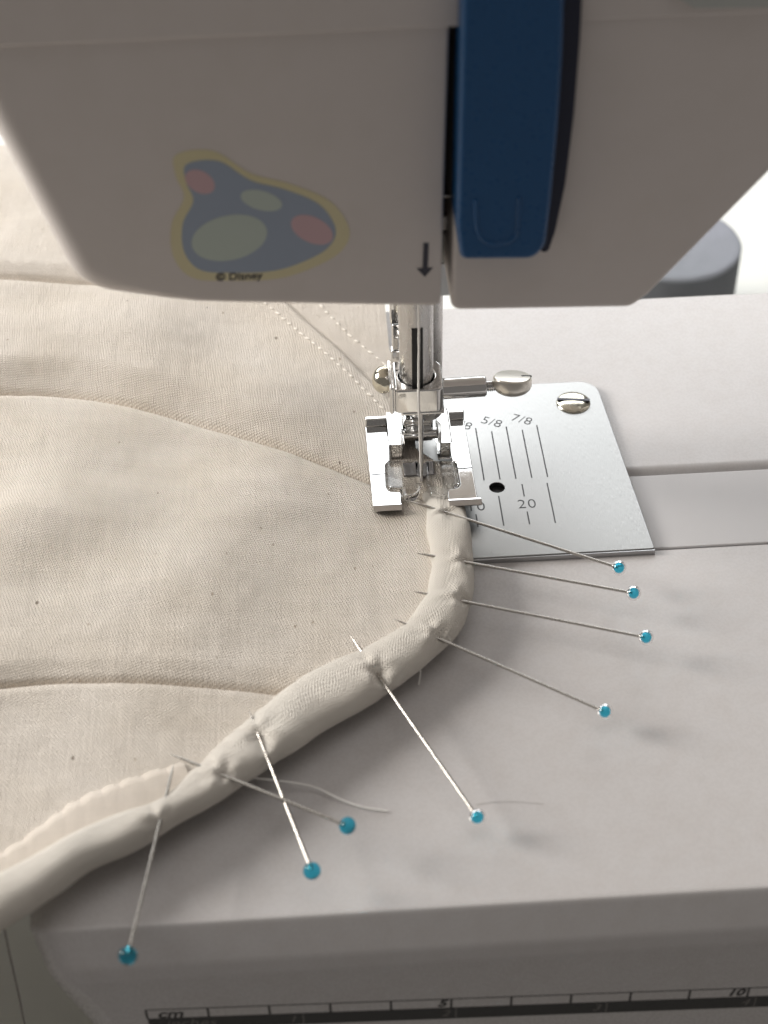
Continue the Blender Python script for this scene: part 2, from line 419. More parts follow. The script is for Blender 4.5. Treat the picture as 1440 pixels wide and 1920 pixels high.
# --- head: covers with rounded edges
YH = -2.5
def pillow(outline, radii, yfront, yback, nseg=7):
    """upright solid: outline in x/z, every outline vertex has its own edge radius"""
    bm = bmesh.new(); n = len(outline)
    P = [Vector(p) for p in outline]
    area_ = sum(P[i].x * P[(i + 1) % n].y - P[(i + 1) % n].x * P[i].y for i in range(n))
    sgn = 1 if area_ > 0 else -1
    nr = []
    for i in range(n):
        d = (P[(i + 1) % n] - P[i]).normalized() + (P[i] - P[i - 1]).normalized()
        d.normalize(); nr.append(Vector((-d.y, d.x)) * sgn)
    rings = [[bm.verts.new((p.x, yback, p.y)) for p in P]]
    for k in range(nseg + 1):
        t = math.radians(90 * k / nseg)
        rings.append([bm.verts.new((p.x + nr[i].x * radii[i] * (1 - math.cos(t)), yfront + radii[i] * (1 - math.sin(t)), p.y + nr[i].y * radii[i] * (1 - math.cos(t)))) for i, p in enumerate(P)])
    for a, b in zip(rings, rings[1:]):
        for i in range(n):
            j = (i + 1) % n; bm.faces.new((a[i], a[j], b[j], b[i]))
    bm.faces.new(rings[-1]); bm.faces.new(rings[0])
    return bm
def dense(pts, step):
    out = []; n = len(pts)
    for i in range(n):
        a = Vector(pts[i]); b = Vector(pts[(i + 1) % n]); m = max(1, int((b - a).length / step))
        for k in range(m): out.append(tuple(a.lerp(b, k / m)))
    return out
def hx(px, py, Y=YH): p = aty(px, py, Y); return (p.x, p.z)
ZTOP = hx(500, 66)[1]
# left face cover
slot_top = hx(844, 62); slot_bot = hx(826, 578)
pl = [hx(-105, 66)[0:1][0], ZTOP]
left_top = (hx(0, 290)[0] - .30 * (ZTOP - hx(0, 290)[1]), ZTOP)
corner = hx(128, 553)
base = [(slot_top[0], ZTOP + .6), (left_top[0] - .18, ZTOP + .6), hx(0, 290), (hx(150, 540)[0] - .05, hx(150, 562)[1]), (hx(420, 577)[0], hx(420, 571)[1]), slot_bot]
rp = round_poly(base, [0, 0, 1.5, .85, 3.0, .12], 10)
rp = dense(rp, .35)
def rad_left(p):
    x, z = p
    if abs(x - slot_bot[0]) < .35 and x > slot_bot[0] - .02: return .05
    if z > ZTOP + .5: return .05
    t = max(0, min(1, (-3.6 - x) / 1.8)); t = t * t * (3 - 2 * t)
    return .12 + .34 * t
obj('face_cover', pillow(rp, [rad_left(p) for p in rp], YH, 4.6), M['plastic'], machine, sharp=40)
# right front cover, with the arm rising to the right
rb = [hx(845, 583), hx(1183, 577), hx(1216, 553), hx(1440, 326)]
d = Vector(rb[3]) - Vector(rb[2]); up = d / d.y
e1 = Vector(rb[3]) + up * (ZTOP - rb[3][1])
base = [(hx(862, 66)[0], ZTOP + .6), rb[0], rb[1], rb[2], rb[3], tuple(e1 + up * .6)]
rp = round_poly(base, [0, .16, .25, .2, 3, 0], 7)
rp = dense(rp, .4)
obj('front_cover', pillow(rp, [.10 for p in rp], YH - .02, 6.6), M['plastic'], machine, sharp=40)
# upper casing and arm
base = [(left_top[0] + .04, ZTOP + .012), (e1.x + .2, ZTOP + .012), (e1.x + 2, ZTOP + .8), (19.5, ZTOP + .8), (19.5, 20), (left_top[0] - 1.5, 20)]
rp = dense(round_poly(base, [.3, .4, .8, 0, 1, 1.5], 6), .5)
obj('top_casing', pillow(rp, [.05 if p[1] < ZTOP + 1 else .8 for p in rp], YH - .05, 3.9), M['plastic'], machine, sharp=40)
# inset panel at the upper right
pn = [hx(1268, -8, YH - .05), hx(1300, 12, YH - .05), hx(1600, 8, YH - .05), hx(1600, -60, YH - .05), hx(1230, -60, YH - .05)]
bm = shape_mesh([round_poly(pn, .12, 5)], .09, .03, 3)
M['panel'] = mat('grey_panel', (.50, .52, .50), .3)
obj('control_panel', upright(bm, YH - .045), M['panel'], machine)
# threading slot: dark inside with the guide parts that show in it
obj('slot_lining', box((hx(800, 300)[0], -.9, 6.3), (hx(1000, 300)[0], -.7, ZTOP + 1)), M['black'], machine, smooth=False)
def slotbox(x0, y0, x1, y1, Y, m, name, bev=.02):
    a = aty(x0, y1, Y); b = aty(x1, y0, Y)
    obj(name, box((a.x, Y, a.z), (b.x, Y + .15, b.z), bev, 2), m, machine)
slotbox(818, 365, 868, 372, -1.9, M['steel'], 'slot_guide')
slotbox(818, 405, 862, 432, -1.5, M['steel'], 'thread_guide')
slotbox(818, 437, 860, 492, -1.3, M['panel'], 'take_up_guide')
slotbox(815, 494, 858, 556, -1.2, mat('pale_metal', (.62, .66, .70), .35), 'guide_tab')
# blue lever
YL = -3.05
lv = [hx(868, -60, YL), hx(859, 300, YL), hx(856, 430, YL), hx(864, 489, YL), hx(1003, 488, YL), hx(1024, 462, YL), hx(1034, 380, YL), hx(1047, 240, YL), hx(1056, 100, YL), hx(1060, -60, YL)]
lv = round_poly(lv, [0, 1, .8, .12, .25, .35, 1.5, 2, 2, 0], 6)
lvd = dense(lv, .25)
lever = obj('blue_lever', pillow(lvd, [.09] * len(lvd), YL, YH + .3, 5), M['blue'], machine, sharp=40)
u = [hx(892, 375, YL), hx(893, 415, YL), hx(899, 440, YL), hx(915, 455, YL), hx(940, 457, YL), hx(962, 447, YL), hx(970, 425, YL), hx(973, 370, YL)]
up_ = smooth_path([(x, YL + .005, z) for x, z in u], 5)
obj('grip_mark', tube(up_, .035, 8), M['blue'], lever)
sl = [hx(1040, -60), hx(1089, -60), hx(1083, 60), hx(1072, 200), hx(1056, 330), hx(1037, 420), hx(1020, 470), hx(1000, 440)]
obj('lever_gap_shade', upright(shape_mesh([round_poly(sl, .1, 4)], .05, 0), YH - .025 - .14), M['navy'], machine, smooth=False)  # thin dark plate on the cover: shadow of the lever gap put into colour
# printed arrow on the face cover
bm = bmesh.new()
a0, a1 = hx(799, 455), hx(797, 505)
add_bar(bm, a0, a1, .085, 0, .003)
tip = Vector(hx(796.5, 519)); q = [(tip.x - .13, tip.y + .17), (tip.x, tip.y), (tip.x + .13, tip.y + .17)]
vv = [bm.verts.new((x, y, .0045)) for x, y in q]; bm.faces.new(vv)
obj('arrow_print', upright(bm, YH - .002), M['sdark'], machine, smooth=False)

# sticker: plain blobs in the colours of the print
def blob(px, Y, n=6, cyc=True):
    P = [hx(*p, Y) for p in px]
    P = [P[-1]] + P + [P[0], P[1]]
    out = []
    for i in range(1, len(P) - 2):
        p0, p1, p2, p3 = [np.array(P[j]) for j in (i - 1, i, i + 1, i + 2)]
        for k in range(n):
            t = k / n
            out.append(tuple(.5 * ((2 * p1) + (-p0 + p2) * t + (2 * p0 - 5 * p1 + 4 * p2 - p3) * t * t + (-p0 + 3 * p1 - 3 * p2 + p3) * t ** 3)))
    return out
def ell(cx, cy, a, b, ang, n=10):
    r = math.radians(ang)
    return [(cx + a * math.cos(t) * math.cos(r) - b * math.sin(t) * math.sin(r), cy + a * math.cos(t) * math.sin(r) + b * math.sin(t) * math.cos(r)) for t in (2 * math.pi * i / n for i in range(n))]
outer = [(330, 290), (400, 283), (470, 325), (545, 345), (620, 378), (655, 430), (640, 470), (590, 500), (520, 522), (430, 526), (360, 520), (325, 480), (322, 420), (345, 370), (330, 330)]
st = obj('sticker', upright(shape_mesh([blob(outer, YH)], .006), YH - .001), M['yellow'], machine, smooth=False)
def inner(c, f): return [(c[0] + (x - c[0]) * f, c[1] + (y - c[1]) * f) for x, y in outer]
obj('sticker_patch', upright(shape_mesh([blob(inner((470, 415), .86), YH)], .003), YH - .0075), M['sblue'], st, smooth=False)
for e_, m_ in ((ell(430, 445, 72, 42, -12), 'sgreen'), (ell(375, 340, 30, 20, 30), 'spink'), (ell(585, 430, 42, 24, 25), 'spink'), (ell(490, 375, 40, 18, 15), 'sgreen')):
    obj('sticker_spot', upright(shape_mesh([blob(e_, YH)], .003), YH - .011), M[m_], st, smooth=False)
bm = bmesh.new(); tpos = hx(448, 518)
text_bm(bm, '\u00a9 Disney', .19, Matrix.Translation((tpos[0], tpos[1], 0)), .001, .1, .003)
obj('sticker_lettering', upright(bm, YH - .012), M['sdark'], st, smooth=False)

# --- needle bar, presser bar, clamp, needle
nb0 = 0.0
bar_x = aty(780, 640, 0).x
r_bar = .315
zc_top = aty(790, 731, -.46).z; zc_bot = aty(790, 774, -.46).z
obj('needle_bar', lathe([(0, r_bar), (9, r_bar)], (bar_x, 0, zc_bot + .05), (0, 0, 1), 40), M['steel'], machine)
za = aty(783, 616, -r_bar).z
obj('bar_groove', box((aty(772, 650, -r_bar).x, -r_bar - .012, zc_top - .2), (aty(793, 650, -r_bar).x, -r_bar + .1, za)), M['black'], machine, smooth=False)
pbx = aty(799, 640, 1.35).x
obj('presser_bar', lathe([(0, .32), (9, .32)], (pbx, 1.35, .9), (0, 0, 1), 32), M['steel'], machine)
# jagged thumb guide left of the bar
bm = bmesh.new()
gx = aty(741, 640, .9).x
for i in range(7):
    add_box(bm, (gx - .09 + .03 * (i % 2), .85, 2.2 + i * .6), (gx + .12, 1.05, 2.78 + i * .6), .03, 2)
obj('lifter_rack', bm, M['chrome'], machine)
# clamp block
cxl = aty(741, 750, -.46).x; cxr = aty(833, 750, -.46).x
bm = shape_mesh([round_poly([(cxl, -.46), (cxr, -.46), (cxr, .46), (cxl, .46)], [.06, .14, .2, .06], 6), circ((bar_x, 0), r_bar + .02, 40)], zc_top - zc_bot, .04, 4)
bm.transform(Matrix.Translation((0, 0, zc_bot)))
clamp = obj('needle_clamp', bm, M['chrome'], machine, sharp=50)
obj('clamp_plate', box((cxl - .10, -.44, zc_bot - .03), (cxl - .02, .44, zc_top + .05), .03, 3), M['chrome'], clamp)
obj('clamp_base', box((cxl + .12, -.42, zc_bot - .1), (cxr + .02, .40, zc_bot - .008), .04, 3), M['chrome'], clamp)
zs = (zc_top + zc_bot) / 2 + .12
s0 = Vector((cxr + .002, -.02, aty(870, 727, -.02).z))
ex = aty(911, 727, -.02).x
bm = lathe([(0, .19), (0.01, .20), (ex - cxr - .04, .20), (ex - cxr, .17)], s0, (1, 0, .02), 32)
obj('clamp_stud', bm, M['chrome'], clamp, sharp=50)
kx = aty(960, 722, -.02)
prof = []
x = 0
L_ = kx.x - .3 - ex
for i in range(12): prof.append((i * L_ / 11, .115 if i % 2 else .09))
cs = obj('clamp_screw', lathe(prof, Vector((ex - .005, -.02, s0.z + .015)), (1, 0, .02), 20), M['chrome'], clamp)
ax = Vector((.05, .31, 1)).normalized()
kc = Vector((kx.x, -.02, s0.z + .02))
hk = .15
hk = .17
prof = [(-hk, 0), (-hk, .22), (-hk + .04, .29), (-hk + .10, .345), (0.0, .37), (hk - .06, .365), (hk - .02, .35), (hk, .325), (hk, 0)]
knob = obj('screw_knob', lathe(prof, kc, ax, 48), mat('satin_knob', (.86, .83, .76), .3, 1.0), cs, sharp=40)
q = ax.to_track_quat('Z', 'Y').to_matrix().to_4x4()
obj('knob_slot', box((.17, -.025, hk - .02), (.36, .025, hk + .004), 0, 1, Matrix.Translation(kc) @ Matrix.Rotation(math.radians(0), 4, 'Z') @ Matrix(((1, 0, 0, 0), (0, 1, 0, 0), (0, 0, 1, 0), (0, 0, 0, 1))) @ Matrix.Rotation(math.radians(-17.2), 4, 'X') @ Matrix.Rotation(math.radians(2.9), 4, 'Y')), M['black'], knob, smooth=False)
# button screw on the left of the clamp
nz = aty(718, 712, 0).z
bm = lathe([(0, .25), (.08, .265), (.16, .25), (.24, .19), (.29, .1), (.305, 0)], (cxl - .10, 0, nz), (-1, 0, 0), 32)
obj('clamp_button', bm, M['brass'], clamp, sharp=40)
obj('clamp_washer', box((cxl - .16, -.2, nz - .28), (cxl - .09, .2, nz + .2), .02, 2), M['chrome'], clamp)
# needle
nx, ny = 0.0, 0.0
nt = at(790, 914, .05)
bm = lathe([(0, .004), (.12, .018), (.3, .034), (1.5, .04), (1.75, .05), (1.9, .085), (zc_top, .085)], (nt.x, nt.y, .03), (0, 0, 1), 16)
obj('needle', bm, M['steel'], machine)

# --- presser foot
FZ = .24; FT = .11                                     # underside of the sole, thickness
def fp(px, py): p = at(px, py, FZ + FT); return (p.x, p.y)
def fz(zx, zy): return fp(670 + zx / 5.538, 740 + zy / 5.538)      # from the enlarged crop of the foot
foot = empty('presser_foot', (0, .5, FZ)); foot.parent = machine; foot.matrix_parent_inverse = Matrix.Translation((0, 0, -ZT))
foot.location = (0, 0, 0)
sole = [fz(80, 330), fz(300, 330), fz(330, 500), fz(335, 690), fz(290, 720), fz(300, 960), fz(330, 1005), fz(455, 1010), fz(460, 1140), fz(160, 1150)]
obj('left_toe', None or (lambda b: (b.transform(Matrix.Translation((0, 0, FZ))), b)[1])(shape_mesh([round_poly(sole, [.02, .02, .05, .03, .1, .05, .1, .04, .03, .03], 4)], FT, .022, 3)), M['chrome'], foot, sharp=50)
sole = [fz(905, 265), fz(1108, 262), fz(1252, 1085), fz(945, 1098), fz(935, 985), fz(1040, 965), fz(1068, 930), fz(1025, 700), fz(985, 690), fz(975, 640), fz(945, 470)]
obj('right_toe', (lambda b: (b.transform(Matrix.Translation((0, 0, FZ))), b)[1])(shape_mesh([round_poly(sole, [.02, .02, .03, .03, .05, .08, .08, .08, .03, .02, .02], 4)], FT, .022, 3)), M['chrome'], foot, sharp=50)
# upturned front lips: a quarter turn rising forward
def lip(xa, xb, yfr, name):
    bm = bmesh.new(); R = .16; prof = []
    for k in range(8):
        t = math.radians(62 * k / 7); prof.append((yfr - (R + FT) * math.sin(t) * 1.0, FZ + (R + FT) * (1 - math.cos(t))))
    inner_ = []
    for k in range(8):
        t = math.radians(62 * k / 7); inner_.append((yfr - R * math.sin(t), FZ + FT + R * (1 - math.cos(t))))
    loop = prof + inner_[::-1]
    A = [bm.verts.new((xa, y, z)) for y, z in loop]; B = [bm.verts.new((xb, y, z)) for y, z in loop]
    n = len(loop)
    for i in range(n): bm.faces.new((A[i], A[(i + 1) % n], B[(i + 1) % n], B[i]))
    bm.faces.new(A); bm.faces.new(B)
    es = [e for e in bm.edges if len(e.link_faces) == 2 and e.calc_face_angle() > 1.0]
    bmesh.ops.bevel(bm, geom=es, offset=.025, segments=3, affect='EDGES')
    return obj(name, bm, M['chrome'], foot, sharp=35)
pa, pb = fz(162, 1140), fz(460, 1140)
lip(pa[0] + .003, pb[0] - .003, (pa[1] + pb[1]) / 2 + .02, 'toe_lip')
pa, pb = fz(945, 1090), fz(1252, 1080)
lip(pa[0] + .005, pb[0] + .06, (pa[1] + pb[1]) / 2 + .02, 'toe_lip')
# upturned rear edges
def rear(za_, zb_, name):
    (xa, ya_), (xb, yb2) = fz(*za_), fz(*zb_); y0 = (ya_ + yb2) / 2 - .01
    bm = bmesh.new(); add_box(bm, (xa, y0, FZ), (xb, y0 + FT, FZ + .30), .03, 3)
    obj(name, bm, M['chrome'], foot)
rear((82, 322), (452, 322), 'rear_rim'); rear((905, 258), (1108, 258), 'rear_rim')
# uprights of the hinge
def up_box(zx0, zx1, zy0, zy1, h, name, m='chrome', bev=.035):
    a = fz(zx0, zy1); b = fz(zx1, zy0)
    return obj(name, box((a[0], a[1], FZ + .02), (b[0], b[1], FZ + FT + h), bev, 4), M[m], foot)
ua = up_box(322, 470, 640, 330, .34, 'hinge_upright')
ub = up_box(812, 968, 620, 300, .34, 'hinge_upright')
# cross pin and ankle
yp = fz(640, 560)[1] + .18
xa, xb = fz(440, 500)[0], fz(850, 500)[0]
obj('hinge_pin', tube([(xa, yp, FZ + .33), (xb, yp, FZ + .33)], .10, 20), M['chrome'], foot, sharp=40)
xl, xr = fz(488, 560)[0], fz(800, 560)[0]
bm = box((xl, yp + .1, FZ + .1), (xr, yp + .75, FZ + .62), .06, 4)
add_box(bm, (xl + .02, yp + .70, FZ + .3), (xr - .02, yp + 1.5, FZ + 1.15), .07, 4)
add_box(bm, (xl + .01, yp + .02, FZ + .12), (xr - .01, yp + .16, FZ + .42), .04, 3)
obj('ankle', bm, M['chrome'], foot)
bm = box((xl - .05, .95, FZ + 1.0), (xr + .05, 1.75, FZ + 1.9), .08, 4)
obj('shank', bm, M['chrome'], foot)
# clear plastic insert with two rounded toes
def plas(zpts, rr): return round_poly([fz(*p) for p in zpts], rr, 6)
ins = plas([(300, 700), (480, 690), (640, 700), (655, 840), (662, 960), (640, 1050), (520, 1082), (470, 1078), (455, 1000), (320, 1000), (300, 960)], [.08, .02, .02, .05, .15, .2, .12, .05, .03, .05, .05])
ins2 = plas([(700, 700), (820, 690), (1015, 700), (1060, 930), (1035, 962), (930, 985), (935, 1075), (860, 1080), (760, 1040), (715, 960), (705, 840)], [.02, .02, .08, .06, .05, .03, .05, .12, .2, .15, .05])
for p_ in (ins, ins2):
    bm = shape_mesh([p_], .19, .075, 5); bm.transform(Matrix.Translation((0, 0, FZ - .03)))
    obj('clear_insert', bm, M['clear'], foot, sharp=40)
bm = box((fz(480, 780)[0], fz(600, 840)[1], FZ - .01), (fz(800, 780)[0], fz(600, 705)[1], FZ + .09), .02, 2)
M['smoke'] = mat('smoky_plastic', (.25, .24, .24), .12)
obj('insert_bridge', bm, M['smoke'], foot)
# index marks engraved on the toes
for (a, b) in (((150, 832), (285, 822)), ((1045, 768), (1190, 758))):
    bm = bmesh.new(); add_bar(bm, fz(*a), fz(*b), .03, FZ + FT + .001, FZ + FT + .003); obj('index_mark', bm, M['sdark'], foot, smooth=False)

# ================================================================== QUILTED COTTON
cloth_root = empty('quilted_fabric', (-5, 0, ZB), label='cream cotton patchwork with seams and a pinned rolled binding, under the presser foot', cat='fabric')
def poly_xy(px, z=.3): return np.array([[at(x, y, z).x, at(x, y, z).y] for x, y in px])
def dense_path(P, n=8): return np.array(smooth_path(P, n))
SA = dense_path(poly_xy([(-300, 800), (-150, 772), (0, 762), (110, 757), (200, 765), (330, 790), (450, 822), (570, 856), (690, 893), (800, 926)]))
SB = dense_path(poly_xy([(-300, 1380), (-150, 1345), (0, 1312), (110, 1293), (250, 1290), (400, 1292), (515, 1296), (620, 1300)]))
SC = dense_path(poly_xy([(-300, 560), (-150, 556), (0, 553), (90, 550), (180, 548), (300, 540), (450, 515), (480, 500)]))
SD = dense_path(poly_xy([(400, 440), (470, 512), (545, 580), (620, 645), (720, 738), (800, 810)]))
def dist_side(P, X, Y):
    """distance to polyline and signed side (positive = left of its direction)"""
    best = np.full(X.shape, 1e9); side = np.zeros(X.shape); par = np.zeros(X.shape)
    for i in range(len(P) - 1):
        a, b = P[i], P[i + 1]; d = b - a; L2 = d @ d
        if L2 < 1e-12: continue
        t = np.clip(((X - a[0]) * d[0] + (Y - a[1]) * d[1]) / L2, 0, 1)
        dx_, dy_ = X - a[0] - t * d[0], Y - a[1] - t * d[1]
        dd = np.hypot(dx_, dy_); m = dd < best
        best = np.where(m, dd, best); side = np.where(m, np.sign(d[0] * dy_ - d[1] * dx_), side)
        par = np.where(m, (i + t) / (len(P) - 1), par)
    return best, side, par
def sstep(a, b, x):
    t = np.clip((x - a) / (b - a), 0, 1); return t * t * (3 - 2 * t)
G = lambda X, Y, c, sx, sy, ang=0: np.exp(-((((X - c[0]) * math.cos(ang) + (Y - c[1]) * math.sin(ang)) / sx) ** 2 + ((-(X - c[0]) * math.sin(ang) + (Y - c[1]) * math.cos(ang)) / sy) ** 2))
RNG = np.random.default_rng(5); LAT = RNG.random((64, 64)) - .5
def vnoise(X, Y, s):
    u, v = X / s, Y / s; i, j = np.floor(u).astype(int), np.floor(v).astype(int); u, v = u - i, v - j
    u, v = u * u * u * (u * (u * 6 - 15) + 10), v * v * v * (v * (v * 6 - 15) + 10)
    g = lambda a, b: LAT[a % 64, b % 64]
    return (g(i, j) * (1 - u) + g(i + 1, j) * u) * (1 - v) + (g(i, j + 1) * (1 - u) + g(i + 1, j + 1) * u) * v
def hfield(X, Y):
    r = np.hypot(X, (Y - .6))
    h = .16 + .14 * (1 - np.exp(-(r / 2.4) ** 2)) + .055 * np.clip(-1 - X, 0, 8)
    # soft folds
    h = h + .05 * np.sin((X * .55 + Y * .85) * 1.25 + .6) * sstep(.5, 3.5, r) + .035 * np.sin((X * .9 - Y * .3) * 1.7) * sstep(.5, 3, r)
    pc = at(300, 1080, .4); h = h + .12 * G(X, Y, pc, 2.4, 1.0, .5)
    pc = at(60, 1000, .4); h = h + .22 * G(X, Y, pc, 2.2, 1.1, .2)
    pc = at(500, 930, .4); h = h + .10 * G(X, Y, pc, 1.8, .7, -.5)
    pc = at(470, 730, .4); h = h + .12 * G(X, Y, pc, 1.6, 1.0, -.5)
    pc = at(150, 640, .4); h = h + .18 * G(X, Y, pc, 2.4, .9, .0)
    h = h + .10 * vnoise(X * .8 + Y * .6, Y * .8 - X * .6, 1.7) + .035 * vnoise(X * .5 + Y, Y - X * .3, .7) + .012 * vnoise(Y + 9, X * 1.3, .33)
    # seam A: upper panel rolls over the lower one towards the left
    dA, sA, tA = dist_side(SA, X, Y)
    left = 1 - sstep(.35, .8, tA)
    upper = sA > 0
    h = h + np.where(upper, (.09 + .22 * left) * sstep(0, .75 + .2 * left, dA) * np.exp(-(dA / 2.2) ** 2), (.05 + .03 * left) * sstep(0, .35, dA) * np.exp(-(dA / 1.2) ** 2))
    h = h - .17 * np.exp(-(dA / .085) ** 1.3)
    dB, sB, tB = dist_side(SB, X, Y)
    h = h + np.where(sB > 0, .10 * sstep(0, .5, dB) * np.exp(-(dB / 1.2) ** 2), .05 * sstep(0, .3, dB) * np.exp(-(dB / .8) ** 2)) - .13 * np.exp(-(dB / .055) ** 1.5)
    dC, sC, tC = dist_side(SC, X, Y)
    h = h + .10 * np.where(sC > 0, 1.6, .6) * sstep(0, .6, dC) * np.exp(-(dC / 1.5) ** 2) - .12 * np.exp(-(dC / .09) ** 2)
    dD, sD, tD = dist_side(SD, X, Y)
    h = h + np.where(sD < 0, .075, 0) * sstep(0, .05, dD) * np.exp(-(dD / .9) ** 2) - .03 * np.exp(-(dD / .07) ** 2)
    # the rear falls away behind the bed
    h = h - .014 * np.clip(Y - 6.5, 0, 20) ** 2
    h = np.maximum(h - .075 * np.clip(-10.5 - X, 0, 30) ** 2, ZT + .08 + .02 * np.sin(X) * np.sin(Y))
    return h
# binding stations (inner edge, outer edge, centre height, half height)
BST = [((786, 880), (866, 885), .10, .09), ((790, 925), (868, 928), .13, .12), ((794, 950), (872, 952), .19, .16), ((800, 990), (881, 990), .27, .22),
       ((807, 1040), (888, 1035), .31, .25), ((806, 1080), (891, 1088), .34, .27), ((796, 1120), (884, 1138), .36, .27),
       ((772, 1156), (860, 1188), .38, .27), ((738, 1186), (818, 1232), .39, .26), ((688, 1212), (752, 1284), .40, .25),
       ((622, 1240), (690, 1324), .42, .28), ((560, 1275), (622, 1364), .45, .29), ((508, 1316), (552, 1410), .48, .28),
       ((445, 1366), (482, 1456), .50, .28), ((380, 1424), (416, 1504), .52, .27), ((322, 1482), (340, 1550), .54, .26),
       ((250, 1512), (268, 1592), .57, .28), ((150, 1556), (180, 1634), .60, .29), ((60, 1603), (90, 1694), .64, .30),
       ((-10, 1636), (15, 1744), .68, .33), ((-130, 1700), (-100, 1810), .7, .33)]
raw = []
for (i_, o_, zc, b_) in BST:
    A_, B_ = at(*i_, zc), at(*o_, zc)
    c_ = (A_ + B_) / 2; lat = (B_ - A_); hw = lat.length / 2
    ty = abs(lat.normalized().y)
    a_ = math.sqrt(max(hw * hw - (b_ * 1.05 * ty) ** 2, .04))
    raw.append((c_.x, c_.y, zc, a_, b_))
BP = np.array(smooth_path(raw, 26))
EDGE = BP[:, :2]
# outline of the cloth
back_edge = [tuple(poly_xy([p], .2)[0]) for p in ((782, 850), (752, 770), (736, 690), (722, 580), (700, 470), (690, 380))]
region = [tuple(p) for p in EDGE[::-1]] + back_edge + [(back_edge[-1][0] - .2, 15.5), (-26, 15.5), (-26, EDGE[-1][1] - .5)]
def inside(poly, X, Y):
    c = np.zeros(X.shape, bool); n = len(poly)
    for i in range(n):
        (x1, y1), (x2, y2) = poly[i - 1], poly[i]
        if y1 == y2: continue
        m = (y1 > Y) != (y2 > Y)
        c ^= m & (X < (x2 - x1) * (Y - y1) / (y2 - y1) + x1)
    return c
def grid_panels():
    gx_ = np.concatenate([np.arange(-26.2, -9, .15), np.arange(-9, 1.6, .04)])
    gy_ = np.concatenate([np.arange(-10.5, 7.0, .04), np.arange(7.0, 15.5, .12)])
    X, Y = np.meshgrid(gx_, gy_)
    e_ = 1e-3
    Xc, Yc = (X[:-1, :-1] + X[1:, 1:]) / 2, (Y[:-1, :-1] + Y[1:, 1:]) / 2
    ins_ = inside(region, Xc, Yc)
    _, sA, _ = dist_side(SA, Xc, Yc); _, sB, _ = dist_side(SB, Xc, Yc); _, sC, _ = dist_side(SC, Xc, Yc); _, sD, tD = dist_side(SD, Xc, Yc)
    pid = np.where(sB < 0, 0, np.where(sA < 0, 1, np.where(sD > 0, 3, 2)))
    pid = np.where((pid == 2) & (sC > 0), 4, pid)
    # vertices between two panels slide onto the seam line so that the panels meet cleanly
    pv = np.pad(np.where(ins_, pid, -1), 1, constant_values=-1)
    four = np.stack([pv[:-1, :-1], pv[:-1, 1:], pv[1:, :-1], pv[1:, 1:]], -1)
    lo_, hi_ = np.where(four < 0, 99, four).min(-1), four.max(-1)
    bnd = (hi_ >= 0) & (lo_ != hi_) & (lo_ < 99)
    allseg = np.concatenate([np.concatenate([S[:-1], S[1:]], 1) for S in (SA, SB, SC, SD)])
    px_, py_ = X[bnd][:, None], Y[bnd][:, None]
    ax_, ay_, dx_, dy_ = allseg[None, :, 0], allseg[None, :, 1], (allseg[:, 2] - allseg[:, 0])[None], (allseg[:, 3] - allseg[:, 1])[None]
    t_ = np.clip(((px_ - ax_) * dx_ + (py_ - ay_) * dy_) / (dx_ ** 2 + dy_ ** 2 + 1e-12), 0, 1)
    qx, qy = ax_ + t_ * dx_, ay_ + t_ * dy_
    dd_ = np.hypot(qx - px_, qy - py_); bi = dd_.argmin(1); r_ = np.arange(len(bi))
    ok_ = dd_[r_, bi] < .2
    X, Y = X.copy(), Y.copy()
    X[bnd] = np.where(ok_, qx[r_, bi], X[bnd]); Y[bnd] = np.where(ok_, qy[r_, bi], Y[bnd])
    H = hfield(X, Y)
    nx_ = -(hfield(X + e_, Y) - hfield(X - e_, Y)) / (2 * e_); ny_ = -(hfield(X, Y + e_) - hfield(X, Y - e_)) / (2 * e_)
    NRM = np.stack([nx_, ny_, np.ones_like(nx_)], -1); NRM /= np.linalg.norm(NRM, axis=-1, keepdims=True)
    idx = np.arange(X.size).reshape(X.shape)
    for k in range(5):
        m = ins_ & (pid == k)
        q = np.stack([idx[:-1, :-1][m], idx[:-1, 1:][m], idx[1:, 1:][m], idx[1:, :-1][m]], 1)
        if not len(q): continue
        used, inv = np.unique(q, return_inverse=True)
        V = np.stack([X.ravel()[used], Y.ravel()[used], H.ravel()[used]], 1)
        F = inv.reshape(q.shape)
        me = bpy.data.meshes.new('cotton_panel'); me.from_pydata(V.tolist(), [], F.tolist())
        near = np.minimum.reduce([dist_side(S, V[:, 0], V[:, 1])[0] for S in (SA, SB, SC, SD)]) < .17
        bm = bmesh.new(); bm.from_mesh(me)                 # finer mesh along the seams
        es = [e for e in bm.edges if near[e.verts[0].index] and near[e.verts[1].index]]
        if es: bmesh.ops.subdivide_edges(bm, edges=es, cuts=2, use_grid_fill=True)
        bm.to_mesh(me); bm.free()
        V = np.zeros(len(me.vertices) * 3); me.vertices.foreach_get('co', V); V = V.reshape(-1, 3)
        V[:, 2] = hfield(V[:, 0], V[:, 1]); me.vertices.foreach_set('co', V.ravel()); me.update()
        nx2 = -(hfield(V[:, 0] + e_, V[:, 1]) - hfield(V[:, 0] - e_, V[:, 1])) / (2 * e_)
        ny2 = -(hfield(V[:, 0], V[:, 1] + e_) - hfield(V[:, 0], V[:, 1] - e_)) / (2 * e_)
        NV = np.stack([nx2, ny2, np.ones_like(nx2)], -1); NV /= np.linalg.norm(NV, axis=-1, keepdims=True)
        uvl = me.uv_layers.new(name='UVMap')
        li = np.zeros(len(me.loops), int); me.loops.foreach_get('vertex_index', li)
        uvl.data.foreach_set('uv', V[li][:, :2].astype(np.float32).ravel())
        o = link('cotton_panel', me, M['cloth'][k], cloth_root)
        me.normals_split_custom_set_from_vertices(NV.tolist())
grid_panels()

